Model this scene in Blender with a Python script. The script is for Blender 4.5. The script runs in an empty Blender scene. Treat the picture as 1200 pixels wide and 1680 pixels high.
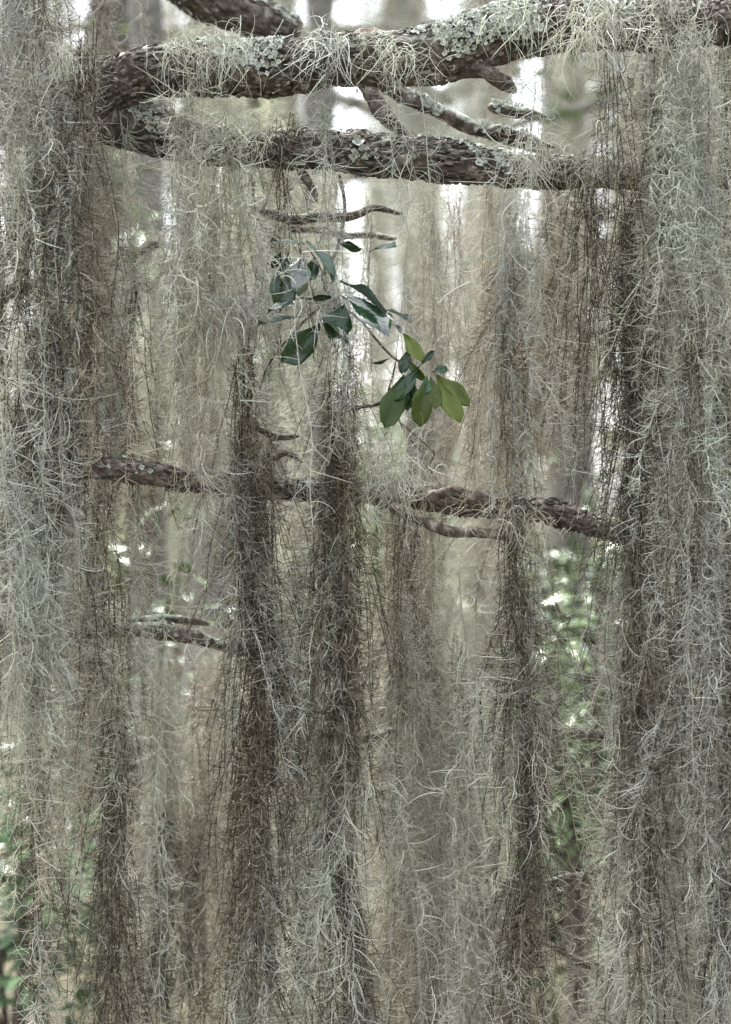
import bpy, math, random
import numpy as np
from mathutils import Vector, Matrix, noise

# ------------------------------------------------------------------ camera, sky, sun, exposure
SC = bpy.context.scene
COL = SC.collection
R = math.radians
rnd = random.Random(11)
rng = np.random.default_rng(7)

CAM_Y, CAM_Z = -3.0, 1.55
cam_d = bpy.data.cameras.new('camera')
cam = bpy.data.objects.new('camera', cam_d)
COL.objects.link(cam)
cam.location = (0, CAM_Y, CAM_Z)
cam.rotation_euler = (R(90), 0, 0)
cam_d.sensor_width = 36
cam_d.sensor_height = 36
cam_d.lens = 36 / (2 * 0.28)
cam_d.clip_start = 0.05
cam_d.clip_end = 2000
cam_d.dof.use_dof = True
cam_d.dof.focus_distance = 2.97
cam_d.dof.aperture_fstop = 2.6
SC.camera = cam

SUN_EL, SUN_AZ = R(68), R(318)        # azimuth clockwise from +Y: high behind the moss, a little to the left
world = bpy.data.worlds.new('World')
SC.world = world
world.use_nodes = True
wn = world.node_tree
wn.nodes.clear()
sky = wn.nodes.new('ShaderNodeTexSky')
sky.sky_type = 'NISHITA'
sky.sun_disc = False
sky.sun_elevation = SUN_EL
sky.sun_rotation = SUN_AZ
sky.dust_density = 4.0
hsv = wn.nodes.new('ShaderNodeHueSaturation')
hsv.inputs['Saturation'].default_value = 0.30       # overcast: the same sky, greyer
bgn = wn.nodes.new('ShaderNodeBackground')
bgn.inputs['Strength'].default_value = 0.15
won = wn.nodes.new('ShaderNodeOutputWorld')
wn.links.new(sky.outputs[0], hsv.inputs['Color'])
wn.links.new(hsv.outputs[0], bgn.inputs[0])
wn.links.new(bgn.outputs[0], won.inputs[0])

sun_d = bpy.data.lights.new('sun', 'SUN')
sun_d.energy = 1.5
sun_d.angle = R(30)
sun_d.color = (1.0, 0.98, 0.95)
sun = bpy.data.objects.new('sun', sun_d)
COL.objects.link(sun)
sdir = Vector((math.sin(SUN_AZ) * math.cos(SUN_EL), math.cos(SUN_AZ) * math.cos(SUN_EL), math.sin(SUN_EL)))
sun.rotation_euler = sdir.to_track_quat('Z', 'Y').to_euler()
sun.location = sdir * 20

SC.view_settings.view_transform = 'Standard'
SC.view_settings.look = 'None'
SC.view_settings.exposure = 2.72
SC.view_settings.gamma = 1.0
SC.view_settings.use_curve_mapping = False
SC.render.engine = 'CYCLES'
SC.cycles.use_denoising = True
SC.cycles.denoiser = 'OPENIMAGEDENOISE'
SC.cycles.denoising_input_passes = 'RGB_ALBEDO_NORMAL'
SC.cycles.denoising_prefilter = 'NONE'
SC.cycles.sample_clamp_indirect = 3.0
SC.cycles.max_bounces = 8
SC.cycles.diffuse_bounces = 5
SC.cycles.glossy_bounces = 2
SC.cycles.transmission_bounces = 4
SC.cycles.transparent_max_bounces = 4


# ------------------------------------------------------------------ helpers
def P(px, py, Y=0.0):
    """point at depth Y seen at photograph pixel (px, py); one pixel is one millimetre at Y = 0"""
    k = (Y - CAM_Y) / 3.0
    return Vector(((px - 600) * 0.001 * k, Y, CAM_Z - (py - 840) * 0.001 * k))


def mm(Y):
    return 0.001 * (Y - CAM_Y) / 3.0


def mesh_np(name, V, F, mats, mat_idx=None, attrs=None, smooth=True):
    """mesh from numpy arrays: V (n,3), F (m,3 or 4)"""
    me = bpy.data.meshes.new(name)
    V = np.ascontiguousarray(V, dtype=np.float32)
    F = np.ascontiguousarray(F, dtype=np.int32)
    k = F.shape[1]
    me.vertices.add(len(V))
    me.vertices.foreach_set('co', V.ravel())
    me.loops.add(F.size)
    me.loops.foreach_set('vertex_index', F.ravel())
    me.polygons.add(len(F))
    me.polygons.foreach_set('loop_start', np.arange(0, F.size, k, dtype=np.int32))
    if mat_idx is not None:
        me.polygons.foreach_set('material_index', np.ascontiguousarray(mat_idx, dtype=np.int32))
    me.polygons.foreach_set('use_smooth', np.full(len(F), smooth, dtype=bool))
    for m in mats:
        me.materials.append(m)
    for an, av in (attrs or {}).items():
        a = me.attributes.new(an, 'FLOAT', 'POINT')
        a.data.foreach_set('value', np.ascontiguousarray(av, dtype=np.float32))
    me.update(calc_edges=True)
    return me


def link(name, me, parent=None, loc=None):
    o = bpy.data.objects.new(name, me)
    COL.objects.link(o)
    if parent is not None:
        o.parent = parent
    if loc is not None:
        o.location = loc
    return o


def thing(name, label, cat, loc, group=None):
    o = bpy.data.objects.new(name, None)
    COL.objects.link(o)
    o.location = loc
    o.empty_display_size = 0.1
    tag(o, label, cat, group, 'thing')
    return o


def tag(o, label=None, cat=None, group=None, kind=None):
    if label:
        o['label'] = label
    if cat:
        o['category'] = cat
    if group:
        o['group'] = group
    if kind:
        o['kind'] = kind


def unit(v):
    return v / np.maximum(np.linalg.norm(v, axis=-1, keepdims=True), 1e-9)


def rotate(v, axis, ang):
    c, s = np.cos(ang)[:, None], np.sin(ang)[:, None]
    return v * c + np.cross(axis, v) * s + axis * (np.sum(axis * v, -1, keepdims=True)) * (1 - c)


# ------------------------------------------------------------------ materials
def new_mat(name):
    m = bpy.data.materials.new(name)
    m.use_nodes = True
    nt = m.node_tree
    nt.nodes.clear()
    out = nt.nodes.new('ShaderNodeOutputMaterial')
    return m, nt, out


def N(nt, t, **kw):
    n = nt.nodes.new(t)
    for k, v in kw.items():
        setattr(n, k, v)
    return n


def ramp(nt, stops):
    r = N(nt, 'ShaderNodeValToRGB')
    el = r.color_ramp.elements
    el[0].position, el[0].color = stops[0][0], (*stops[0][1], 1)
    el[1].position, el[1].color = stops[1][0], (*stops[1][1], 1)
    for p, c in stops[2:]:
        e = el.new(p)
        e.color = (*c, 1)
    return r


def moss_material():
    m, nt, out = new_mat('spanish_moss')
    at = N(nt, 'ShaderNodeAttribute', attribute_name='tone')
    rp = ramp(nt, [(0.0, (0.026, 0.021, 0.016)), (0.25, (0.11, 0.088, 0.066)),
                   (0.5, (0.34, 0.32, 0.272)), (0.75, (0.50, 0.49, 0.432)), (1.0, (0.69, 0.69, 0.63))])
    nt.links.new(at.outputs['Fac'], rp.inputs[0])
    oi = N(nt, 'ShaderNodeObjectInfo')
    mx = N(nt, 'ShaderNodeMix', data_type='RGBA', blend_type='MULTIPLY')
    mx.inputs['Factor'].default_value = 1.0
    nt.links.new(rp.outputs[0], mx.inputs['A'])
    nt.links.new(oi.outputs['Color'], mx.inputs['B'])
    pb = N(nt, 'ShaderNodeBsdfPrincipled')
    pb.inputs['Roughness'].default_value = 0.75
    pb.inputs['Specular IOR Level'].default_value = 0.25
    nt.links.new(mx.outputs['Result'], pb.inputs['Base Color'])
    tr = N(nt, 'ShaderNodeBsdfTranslucent')
    nt.links.new(mx.outputs['Result'], tr.inputs['Color'])
    ms = N(nt, 'ShaderNodeMixShader')
    ms.inputs[0].default_value = 0.32
    nt.links.new(pb.outputs[0], ms.inputs[1])
    nt.links.new(tr.outputs[0], ms.inputs[2])
    nt.links.new(ms.outputs[0], out.inputs[0])
    return m


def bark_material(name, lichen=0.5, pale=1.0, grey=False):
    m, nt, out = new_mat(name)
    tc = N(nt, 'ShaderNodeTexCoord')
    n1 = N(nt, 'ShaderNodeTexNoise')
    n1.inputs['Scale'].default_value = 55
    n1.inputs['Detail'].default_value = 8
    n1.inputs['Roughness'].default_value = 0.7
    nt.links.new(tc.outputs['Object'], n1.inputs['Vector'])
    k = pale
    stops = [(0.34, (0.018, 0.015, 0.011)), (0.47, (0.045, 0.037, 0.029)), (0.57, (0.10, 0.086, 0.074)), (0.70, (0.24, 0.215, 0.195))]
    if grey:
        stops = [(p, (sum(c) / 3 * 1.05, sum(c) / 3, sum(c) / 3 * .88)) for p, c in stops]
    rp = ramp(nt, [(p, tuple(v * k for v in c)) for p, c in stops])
    nt.links.new(n1.outputs['Fac'], rp.inputs[0])
    # lichen crust: grows in patches, more of it on the upper side
    n2 = N(nt, 'ShaderNodeTexNoise')
    n2.inputs['Scale'].default_value = 9
    n2.inputs['Detail'].default_value = 7
    n2.inputs['Roughness'].default_value = 0.75
    nt.links.new(tc.outputs['Object'], n2.inputs['Vector'])
    at = N(nt, 'ShaderNodeAttribute', attribute_name='upper')
    ad = N(nt, 'ShaderNodeMath', operation='MULTIPLY_ADD')
    ad.inputs[1].default_value = 0.22 * lichen
    nt.links.new(at.outputs['Fac'], ad.inputs[0])
    nt.links.new(n2.outputs['Fac'], ad.inputs[2])
    mr = N(nt, 'ShaderNodeMapRange')
    mr.inputs['From Min'].default_value = 0.61
    mr.inputs['From Max'].default_value = 0.67
    nt.links.new(ad.outputs[0], mr.inputs['Value'])
    n3 = N(nt, 'ShaderNodeTexNoise')
    n3.inputs['Scale'].default_value = 120
    n3.inputs['Detail'].default_value = 4
    nt.links.new(tc.outputs['Object'], n3.inputs['Vector'])
    lr = ramp(nt, [(0.35, (0.13, 0.145, 0.115)), (0.6, (0.33, 0.355, 0.30))])
    nt.links.new(n3.outputs['Fac'], lr.inputs[0])
    mx = N(nt, 'ShaderNodeMix', data_type='RGBA')
    nt.links.new(mr.outputs[0], mx.inputs['Factor'])
    nt.links.new(rp.outputs[0], mx.inputs['A'])
    nt.links.new(lr.outputs[0], mx.inputs['B'])
    pb = N(nt, 'ShaderNodeBsdfPrincipled')
    pb.inputs['Roughness'].default_value = 0.9
    pb.inputs['Specular IOR Level'].default_value = 0.2
    nt.links.new(mx.outputs['Result'], pb.inputs['Base Color'])
    bp = N(nt, 'ShaderNodeBump')
    bp.inputs['Strength'].default_value = 1.0
    bp.inputs['Distance'].default_value = 0.007
    nt.links.new(n1.outputs['Fac'], bp.inputs['Height'])
    nt.links.new(bp.outputs[0], pb.inputs['Normal'])
    nt.links.new(pb.outputs[0], out.inputs[0])
    return m


def lichen_material(name, stops):
    m, nt, out = new_mat(name)
    at = N(nt, 'ShaderNodeAttribute', attribute_name='tone')
    rp = ramp(nt, stops)
    nt.links.new(at.outputs['Fac'], rp.inputs[0])
    pb = N(nt, 'ShaderNodeBsdfPrincipled')
    pb.inputs['Roughness'].default_value = 0.9
    nt.links.new(rp.outputs[0], pb.inputs['Base Color'])
    nt.links.new(pb.outputs[0], out.inputs[0])
    return m


def leaf_material(name, c1, c2, rough=0.32, transl=0.3):
    m, nt, out = new_mat(name)
    tc = N(nt, 'ShaderNodeTexCoord')
    n1 = N(nt, 'ShaderNodeTexNoise')
    n1.inputs['Scale'].default_value = 45
    n1.inputs['Detail'].default_value = 5
    nt.links.new(tc.outputs['Object'], n1.inputs['Vector'])
    rp = ramp(nt, [(0.3, c1), (0.7, c2)])
    nt.links.new(n1.outputs['Fac'], rp.inputs[0])
    oi = N(nt, 'ShaderNodeObjectInfo')
    # small brown spots, different on every leaf
    va = N(nt, 'ShaderNodeVectorMath', operation='ADD')
    nt.links.new(tc.outputs['Object'], va.inputs[0])
    nt.links.new(oi.outputs['Random'], va.inputs[1])
    n5 = N(nt, 'ShaderNodeTexNoise')
    n5.inputs['Scale'].default_value = 130
    n5.inputs['Detail'].default_value = 3
    nt.links.new(va.outputs[0], n5.inputs['Vector'])
    sp = N(nt, 'ShaderNodeMapRange')
    sp.inputs['From Min'].default_value = 0.66
    sp.inputs['From Max'].default_value = 0.72
    nt.links.new(n5.outputs['Fac'], sp.inputs['Value'])
    ms0 = N(nt, 'ShaderNodeMix', data_type='RGBA')
    nt.links.new(sp.outputs[0], ms0.inputs['Factor'])
    nt.links.new(rp.outputs[0], ms0.inputs['A'])
    ms0.inputs['B'].default_value = (0.16, 0.11, 0.05, 1)
    mx = N(nt, 'ShaderNodeMix', data_type='RGBA', blend_type='MULTIPLY')
    mx.inputs['Factor'].default_value = 1.0
    nt.links.new(ms0.outputs['Result'], mx.inputs['A'])
    nt.links.new(oi.outputs['Color'], mx.inputs['B'])
    pb = N(nt, 'ShaderNodeBsdfPrincipled')
    pb.inputs['Roughness'].default_value = rough
    if rough <= 0.25:
        pb.inputs['Coat Weight'].default_value = 1.0 if rough < 0.25 else 0.1
        pb.inputs['Coat Roughness'].default_value = 0.08 if rough < 0.25 else 0.16
    pb.inputs['Specular IOR Level'].default_value = 0.3 if rough >= 0.25 else 0.6
    nt.links.new(mx.outputs['Result'], pb.inputs['Base Color'])
    # side veins and midrib, a blotchy sheen
    aa, al = N(nt, 'ShaderNodeAttribute', attribute_name='across'), N(nt, 'ShaderNodeAttribute', attribute_name='along')
    m1 = N(nt, 'ShaderNodeMath', operation='MULTIPLY')
    m1.inputs[1].default_value = 56
    nt.links.new(al.outputs['Fac'], m1.inputs[0])
    m2 = N(nt, 'ShaderNodeMath', operation='MULTIPLY_ADD')
    m2.inputs[1].default_value = -17
    nt.links.new(aa.outputs['Fac'], m2.inputs[0])
    nt.links.new(m1.outputs[0], m2.inputs[2])
    m3 = N(nt, 'ShaderNodeMath', operation='SINE')
    nt.links.new(m2.outputs[0], m3.inputs[0])
    m4 = N(nt, 'ShaderNodeMath', operation='MULTIPLY_ADD')
    m4.inputs[1].default_value = 2.0
    nt.links.new(n1.outputs['Fac'], m4.inputs[0])
    nt.links.new(m3.outputs[0], m4.inputs[2])
    bp = N(nt, 'ShaderNodeBump')
    bp.inputs['Strength'].default_value = 0.1
    bp.inputs['Distance'].default_value = 0.0012
    nt.links.new(m4.outputs[0], bp.inputs['Height'])
    nt.links.new(bp.outputs[0], pb.inputs['Normal'])
    rr_ = N(nt, 'ShaderNodeMapRange')
    rr_.inputs['From Min'].default_value = 0.35
    rr_.inputs['From Max'].default_value = 0.7
    rr_.inputs['To Min'].default_value = rough * 0.75
    rr_.inputs['To Max'].default_value = rough * 1.7
    nt.links.new(n1.outputs['Fac'], rr_.inputs['Value'])
    nt.links.new(rr_.outputs[0], pb.inputs['Roughness'])
    tr = N(nt, 'ShaderNodeBsdfTranslucent')
    nt.links.new(mx.outputs['Result'], tr.inputs['Color'])
    ms = N(nt, 'ShaderNodeMixShader')
    ms.inputs[0].default_value = transl
    nt.links.new(pb.outputs[0], ms.inputs[1])
    nt.links.new(tr.outputs[0], ms.inputs[2])
    nt.links.new(ms.outputs[0], out.inputs[0])
    return m


def ground_material():
    m, nt, out = new_mat('forest_floor')
    tc = N(nt, 'ShaderNodeTexCoord')
    n1 = N(nt, 'ShaderNodeTexNoise')
    n1.inputs['Scale'].default_value = 1.3
    n1.inputs['Detail'].default_value = 10
    n1.inputs['Roughness'].default_value = 0.7
    nt.links.new(tc.outputs['Object'], n1.inputs['Vector'])
    v = N(nt, 'ShaderNodeTexVoronoi')
    v.inputs['Scale'].default_value = 22
    nt.links.new(tc.outputs['Object'], v.inputs['Vector'])
    rp = ramp(nt, [(0.3, (0.05, 0.06, 0.025)), (0.5, (0.13, 0.115, 0.07)), (0.7, (0.20, 0.165, 0.115))])
    nt.links.new(n1.outputs['Fac'], rp.inputs[0])
    mx = N(nt, 'ShaderNodeMix', data_type='RGBA', blend_type='MULTIPLY')
    mx.inputs['Factor'].default_value = 0.5
    nt.links.new(rp.outputs[0], mx.inputs['A'])
    nt.links.new(v.outputs['Distance'], mx.inputs['B'])
    pb = N(nt, 'ShaderNodeBsdfPrincipled')
    pb.inputs['Roughness'].default_value = 0.95
    nt.links.new(mx.outputs['Result'], pb.inputs['Base Color'])
    bp = N(nt, 'ShaderNodeBump')
    bp.inputs['Distance'].default_value = 0.03
    nt.links.new(v.outputs['Distance'], bp.inputs['Height'])
    nt.links.new(bp.outputs[0], pb.inputs['Normal'])
    nt.links.new(pb.outputs[0], out.inputs[0])
    return m


M_MOSS = moss_material()
M_BARK = bark_material('oak_bark', 0.75, 1.35)
M_BARK_DRY = bark_material('dry_bark', 0.5, 1.9)
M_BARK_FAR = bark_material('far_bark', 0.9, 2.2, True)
M_LICHEN = lichen_material('lichen', [(0.0, (0.17, 0.19, 0.15)), (0.5, (0.30, 0.325, 0.28)), (1.0, (0.48, 0.50, 0.45))])
M_CHIP = lichen_material('bark_chip', [(0.0, (0.024, 0.020, 0.015)), (0.5, (0.060, 0.051, 0.042)), (0.85, (0.12, 0.107, 0.095)), (1.0, (0.24, 0.22, 0.20))])
M_LEAF = leaf_material('oak_leaf', (0.005, 0.018, 0.006), (0.010, 0.032, 0.010), 0.25, 0.04)
M_LEAF_OLIVE = leaf_material('olive_leaf', (0.055, 0.080, 0.014), (0.085, 0.115, 0.022), 0.34, 0.38)
M_LEAF_BRIGHT = leaf_material('bright_leaf', (0.052, 0.078, 0.034), (0.09, 0.125, 0.055), 0.13, 0.35)
M_SHEEN = leaf_material('oak_leaf_glossy', (0.006, 0.020, 0.008), (0.012, 0.034, 0.012), 0.16, 0.04)
M_UNDER_SHEEN = leaf_material('oak_leaf_underside_sheen', (0.030, 0.054, 0.040), (0.055, 0.082, 0.068), 0.4, 0.1)  # pale underside tone that doubles as painted sky sheen
M_PALM = leaf_material('palmetto_leaf', (0.05, 0.10, 0.045), (0.09, 0.15, 0.07), 0.4, 0.3)
M_YELLOW = leaf_material('yellow_leaf', (0.42, 0.38, 0.05), (0.5, 0.46, 0.10), 0.5, 0.35)
M_DEAD = leaf_material('dead_leaf', (0.12, 0.095, 0.055), (0.19, 0.155, 0.10), 0.6, 0.2)
M_GROUND = ground_material()

# ------------------------------------------------------------------ ground
gx = np.concatenate([-np.geomspace(400, 8, 14), np.linspace(-7, 7, 29), np.geomspace(8, 400, 14)])
gy = np.concatenate([-np.geomspace(400, 8, 14), np.linspace(-7, 16, 47), np.geomspace(17.5, 400, 14)])
GX, GY = np.meshgrid(gx, gy)
GZ = np.array([[0.10 * noise.noise(Vector((x * 0.4, y * 0.4, 3))) for x in gx] for y in gy]) * (np.hypot(GX, GY) < 60)
V = np.stack([GX, GY, GZ], -1).reshape(-1, 3)
nx = len(gx)
ii = np.arange((len(gy) - 1) * nx).reshape(-1, nx)[:, :-1].ravel()
F = np.stack([ii, ii + 1, ii + nx + 1, ii + nx], -1)
g = link('ground', mesh_np('ground', V, F, [M_GROUND]))
g['kind'] = 'structure'


def ground_z(x, y):
    return 0.10 * noise.noise(Vector((x * 0.4, y * 0.4, 3)))


# ------------------------------------------------------------------ branches
def smooth_path(pts, step):
    """Catmull-Rom through (Vector, radius) points, resampled at about the given step"""
    pos = [Vector(p[0]) for p in pts]
    rad = [p[1] for p in pts]
    n = len(pos)
    out = []
    for i in range(n - 1):
        p0, p1, p2, p3 = pos[max(i - 1, 0)], pos[i], pos[i + 1], pos[min(i + 2, n - 1)]
        k = max(2, int((p2 - p1).length / step))
        for j in range(k):
            t = j / k
            t2, t3 = t * t, t * t * t
            q = 0.5 * ((2 * p1) + (-p0 + p2) * t + (2 * p0 - 5 * p1 + 4 * p2 - p3) * t2 + (-p0 + 3 * p1 - 3 * p2 + p3) * t3)
            s = t * t * (3 - 2 * t)
            out.append((q, rad[i] * (1 - s) + rad[i + 1] * s))
    out.append((pos[-1], rad[-1]))
    return out


def branch_mesh(name, pts, mat, step=0.006, sides=48, rough=1.0, origin=Vector((0, 0, 0)), seed=0.0, plates=True):
    path = smooth_path(pts, step)
    n = len(path)
    up = Vector((0.13, 0.21, 0.97)).normalized()
    V, upper = [], []
    prev_u = None
    L = 0.0
    for i in range(n):
        c, r = path[i]
        if not plates:
            c = c + Vector(noise.noise_vector(c * 16 + Vector((seed, 0, 0)))) * min(r * 1.3, 0.009)
        d = (path[min(i + 1, n - 1)][0] - path[max(i - 1, 0)][0]).normalized()
        if i:
            L += (c - path[i - 1][0]).length
        if prev_u is None:
            u = d.cross(up)
            if u.length < 0.1:
                u = d.cross(Vector((1, 0, 0)))
        else:
            u = prev_u - d * prev_u.dot(d)
        u.normalize()
        prev_u = u
        v = d.cross(u)
        rr = r
        if i < 3 or i > n - 4:            # rounded ends
            e = min(i, n - 1 - i)
            rr = r * (0.15, 0.62, 0.86, 1)[min(e, 3)]
        for s in range(sides):
            a = 2 * math.pi * s / sides
            w = u * math.cos(a) + v * math.sin(a)
            h = 0.0
            base = c + w * r
            if plates:
                q = Vector((math.cos(a) * r / 0.016, math.sin(a) * r / 0.016, L / 0.030 + seed))
                q = q + 0.5 * Vector(noise.noise_vector(q * 0.7))
                dd, _ = noise.voronoi(q)
                edge = min((dd[1] - dd[0]) / 0.35, 1.0)
                h += (edge - 0.6) * 0.0055
                h += 0.010 * noise.noise(base * 14 + Vector((seed, 0, 0))) + 0.005 * noise.noise(base * 45)
            else:
                h += r * 0.22 * noise.noise(base * (0.35 / max(r, 0.004)) + Vector((seed, 0, 0)))
            h *= rough * min(1.0, r / 0.03)
            V.append(c + w * (rr + h * (rr / r)) - origin)
            upper.append(w.z)
    F = []
    for i in range(n - 1):
        for s in range(sides):
            a, b = i * sides + s, i * sides + (s + 1) % sides
            F.append((a, a + sides, b + sides, b))
    V = np.array([tuple(v) for v in V])
    k = len(V)
    V = np.vstack([V, V[:sides].mean(0), V[k - sides:].mean(0)])
    upper += [0, 0]
    F4 = np.array(F)
    caps = [(k, s, (s + 1) % sides, (s + 1) % sides) for s in range(sides)]
    b0 = k - sides
    # caps as thin quads is bad geometry: use triangles in a separate list through from_pydata
    me = bpy.data.meshes.new(name)
    faces = [tuple(f) for f in F4.tolist()]
    faces += [(k, s, (s + 1) % sides) for s in range(sides)]
    faces += [(k + 1, b0 + (s + 1) % sides, b0 + s) for s in range(sides)]
    me.from_pydata(V.tolist(), [], faces)
    me.polygons.foreach_set('use_smooth', np.ones(len(faces), dtype=bool))
    at = me.attributes.new('upper', 'FLOAT', 'POINT')
    at.data.foreach_set('value', np.array(upper, dtype=np.float32))
    me.materials.append(mat)
    me.update()
    return me, path


def lichen_mesh(path, origin, count, seed, lo=-0.3, size=(0.0018, 0.0058), where=None):
    rr = random.Random(seed)
    V, F, T = [], [], []
    tries = 0
    while count > 0 and tries < 60000:
        tries += 1
        i = rr.randrange(2, len(path) - 3)
        c, r = path[i]
        d = (path[i + 1][0] - path[i - 1][0]).normalized()
        a = rr.uniform(0, 2 * math.pi)
        u = d.cross(Vector((0, 0, 1))).normalized()
        v = u.cross(d)
        w = u * math.cos(a) + v * math.sin(a)
        if w.z < lo + rr.uniform(-0.2, 0.3):
            continue
        p = c + w * r
        dens = noise.noise(p * 11 + Vector((seed, 0, 0)))
        if where:
            dens += where(p)
        if dens < rr.uniform(0.0, 0.35):
            continue
        p = p + w * (0.0035 + 0.010 * noise.noise(p * 14 + Vector((seed, 0, 0))) * 0.5)
        nrm = (w + 0.45 * Vector((rr.uniform(-1, 1), rr.uniform(-1, 1), rr.uniform(-1, 1)))).normalized()
        e1 = nrm.orthogonal().normalized()
        e2 = nrm.cross(e1)
        R0 = rr.uniform(*size) * (1.9 if rr.random() < 0.12 else 1)
        k = 10
        b = len(V)
        V.append(p - origin)
        tone = rr.random()
        T.append(tone * 0.7)
        ph = rr.uniform(0, 6)
        for s in range(k):
            t = 2 * math.pi * s / k
            q = R0 * (0.85 + 0.18 * math.sin(4 * t + ph) + rr.uniform(-.12, .12))
            V.append(p - origin + (e1 * math.cos(t) + e2 * math.sin(t)) * q + nrm * rr.uniform(0.0005, 0.0045))
            T.append(min(1, tone * 0.7 + 0.3))
        for s in range(k):
            F.append((b, b + 1 + s, b + 1 + (s + 1) % k))
        count -= 1
    if not F:
        return None
    return mesh_np('lichen', np.array([tuple(v) for v in V]), np.array(F), [M_LICHEN], attrs={'tone': T}, smooth=False)


def bark_scale_mesh(path, origin, count, seed, mat):
    """loose angular bark chips, longer along the limb, lifted at one end"""
    rr = random.Random(seed)
    V, F, U = [], [], []
    for _ in range(count):
        i = rr.randrange(2, len(path) - 3)
        c, r = path[i]
        d = (path[i + 1][0] - path[i - 1][0]).normalized()
        a = rr.uniform(0, 2 * math.pi)
        u = d.cross(Vector((0, 0, 1))).normalized()
        v = u.cross(d)
        w = u * math.cos(a) + v * math.sin(a)
        p = c + w * (r + 0.002 + 0.008 * noise.noise((c + w * r) * 14 + Vector((seed, 0, 0))))
        t = d.cross(w)
        la, lb, th = rr.uniform(.004, .012), rr.uniform(.0015, .0042), rr.uniform(.0008, .0024)
        lift = rr.uniform(-.0015, .0025)
        b = len(V)
        k = 6
        ph = rr.uniform(0, 6)
        for lev in (0, 1):
            for s in range(k):
                q = 2 * math.pi * s / k + ph
                f = rr.uniform(.75, 1.1) * (1 if lev == 0 else .72)
                V.append(p - origin + d * math.cos(q) * la * f + t * math.sin(q) * lb * f + w * (lev * th - (1 - lev) * .0025 + lift * math.cos(q)))
                U.append(w.z)
        F += [(b + s, b + (s + 1) % k, b + k + (s + 1) % k, b + k + s) for s in range(k)]
        F += [(b + k, b + k + 1, b + k + 2, b + k + 3), (b + k, b + k + 3, b + k + 4, b + k + 5)]
    tn = np.repeat(np.array([rr.random() for _ in range(count)]), 12)
    return mesh_np('bark_scale', np.array([tuple(v) for v in V]), np.array(F), [M_CHIP], attrs={'tone': tn}, smooth=False)


OAK = thing('oak_tree', 'live oak on the left with a forked lichen-spotted limb across the top of the moss', 'tree', (-1.35, 0.45, 0))
O0 = Vector((-1.35, 0.45, 0))


def limb(name, pts, mat=M_BARK, parent=OAK, origin=O0, lichen=0, scales=0, seed=1.0, lab=None, where=None, **kw):
    me, path = branch_mesh(name, pts, mat, origin=origin, seed=seed, **kw)
    o = link(name, me, parent)
    if lab:
        o['label'] = lab
    if scales:
        l = link('bark_scales', bark_scale_mesh(path, origin, scales, int(seed * 10) + 7, mat), o)
        l['kind'] = 'stuff'
    if lichen:
        lm = lichen_mesh(path, origin, lichen, int(seed * 10) + 3, where=where)
        if lm:
            l = link('lichen', lm, o)
            l['kind'] = 'stuff'
    return o


def PX(lst, Y=0.0):
    """[(px, py, radius px[, depth])] -> [(Vector, radius)]"""
    out = []
    for q in lst:
        y = q[3] if len(q) > 3 else Y
        out.append((P(q[0], q[1], y), q[2] * mm(y)))
    return out


tr_z = [(-0.15, 0.30), (0.4, 0.22), (1.1, 0.19), (1.9, 0.185), (2.6, 0.17), (3.6, 0.13), (4.6, 0.07)]
limb('trunk', [(Vector((-1.35 + 0.06 * math.sin(z * 2), 0.45 + 0.04 * math.cos(z * 1.7), z)), r) for z, r in tr_z],
     step=0.03, sides=48, seed=4.0, rough=1.8)
FORK = (-60, 185, 58, 0.12)
UPPER_PTS = PX([(-560, 330, 68, 0.40), (-250, 250, 62, 0.28), FORK, (90, 172, 52, 0.06), (165, 150, 43, 0.03), (240, 116, 39), (335, 110, 40), (440, 112, 42),
                (560, 98, 39), (660, 96, 42), (740, 82, 45), (830, 55, 44), (920, 42, 39), (1020, 42, 36), (1120, 40, 38), (1290, 20, 34), (1500, -20, 24)])
LOWER_PTS = PX([(-60, 185, 48, 0.12), (90, 182, 48, 0.08), (175, 188, 45, 0.06), (250, 214, 37, 0.06), (330, 236, 28, 0.07), (430, 248, 27, 0.07), (530, 246, 30, 0.06),
                (640, 256, 32, 0.05), (730, 264, 31, 0.05), (820, 278, 26, 0.06), (900, 284, 24, 0.07), (985, 284, 19, 0.08), (1060, 294, 14, 0.1), (1180, 312, 8, 0.15)])
limb('limb', UPPER_PTS, where=lambda p: 0.45 * math.exp(-((p.x - 0.16) / 0.17) ** 2) - 0.12, lichen=3200, scales=6500, seed=1.3, step=0.005, sides=64)
limb('limb', LOWER_PTS, where=lambda p: 0.42 * math.exp(-((p.x - 0.16) / 0.28) ** 2) - 0.1, lichen=2800, scales=4500, seed=2.1, step=0.005, sides=64)
limb('stub', PX([(765, 105, 24, 0.0), (800, 118, 15, -0.03), (830, 138, 13, -0.035), (848, 152, 10, -0.03)]), seed=3.2, sides=32, lichen=20)
limb('stub', PX([(655, 272, 16, 0.03), (690, 262, 11, -0.02), (716, 250, 8, -0.03)]), seed=3.6, sides=24)
limb('stub', PX([(500, 280, 10, 0.05), (512, 305, 6, 0.03), (520, 335, 3, 0.02)]), seed=3.9, sides=16, plates=False)
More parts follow.
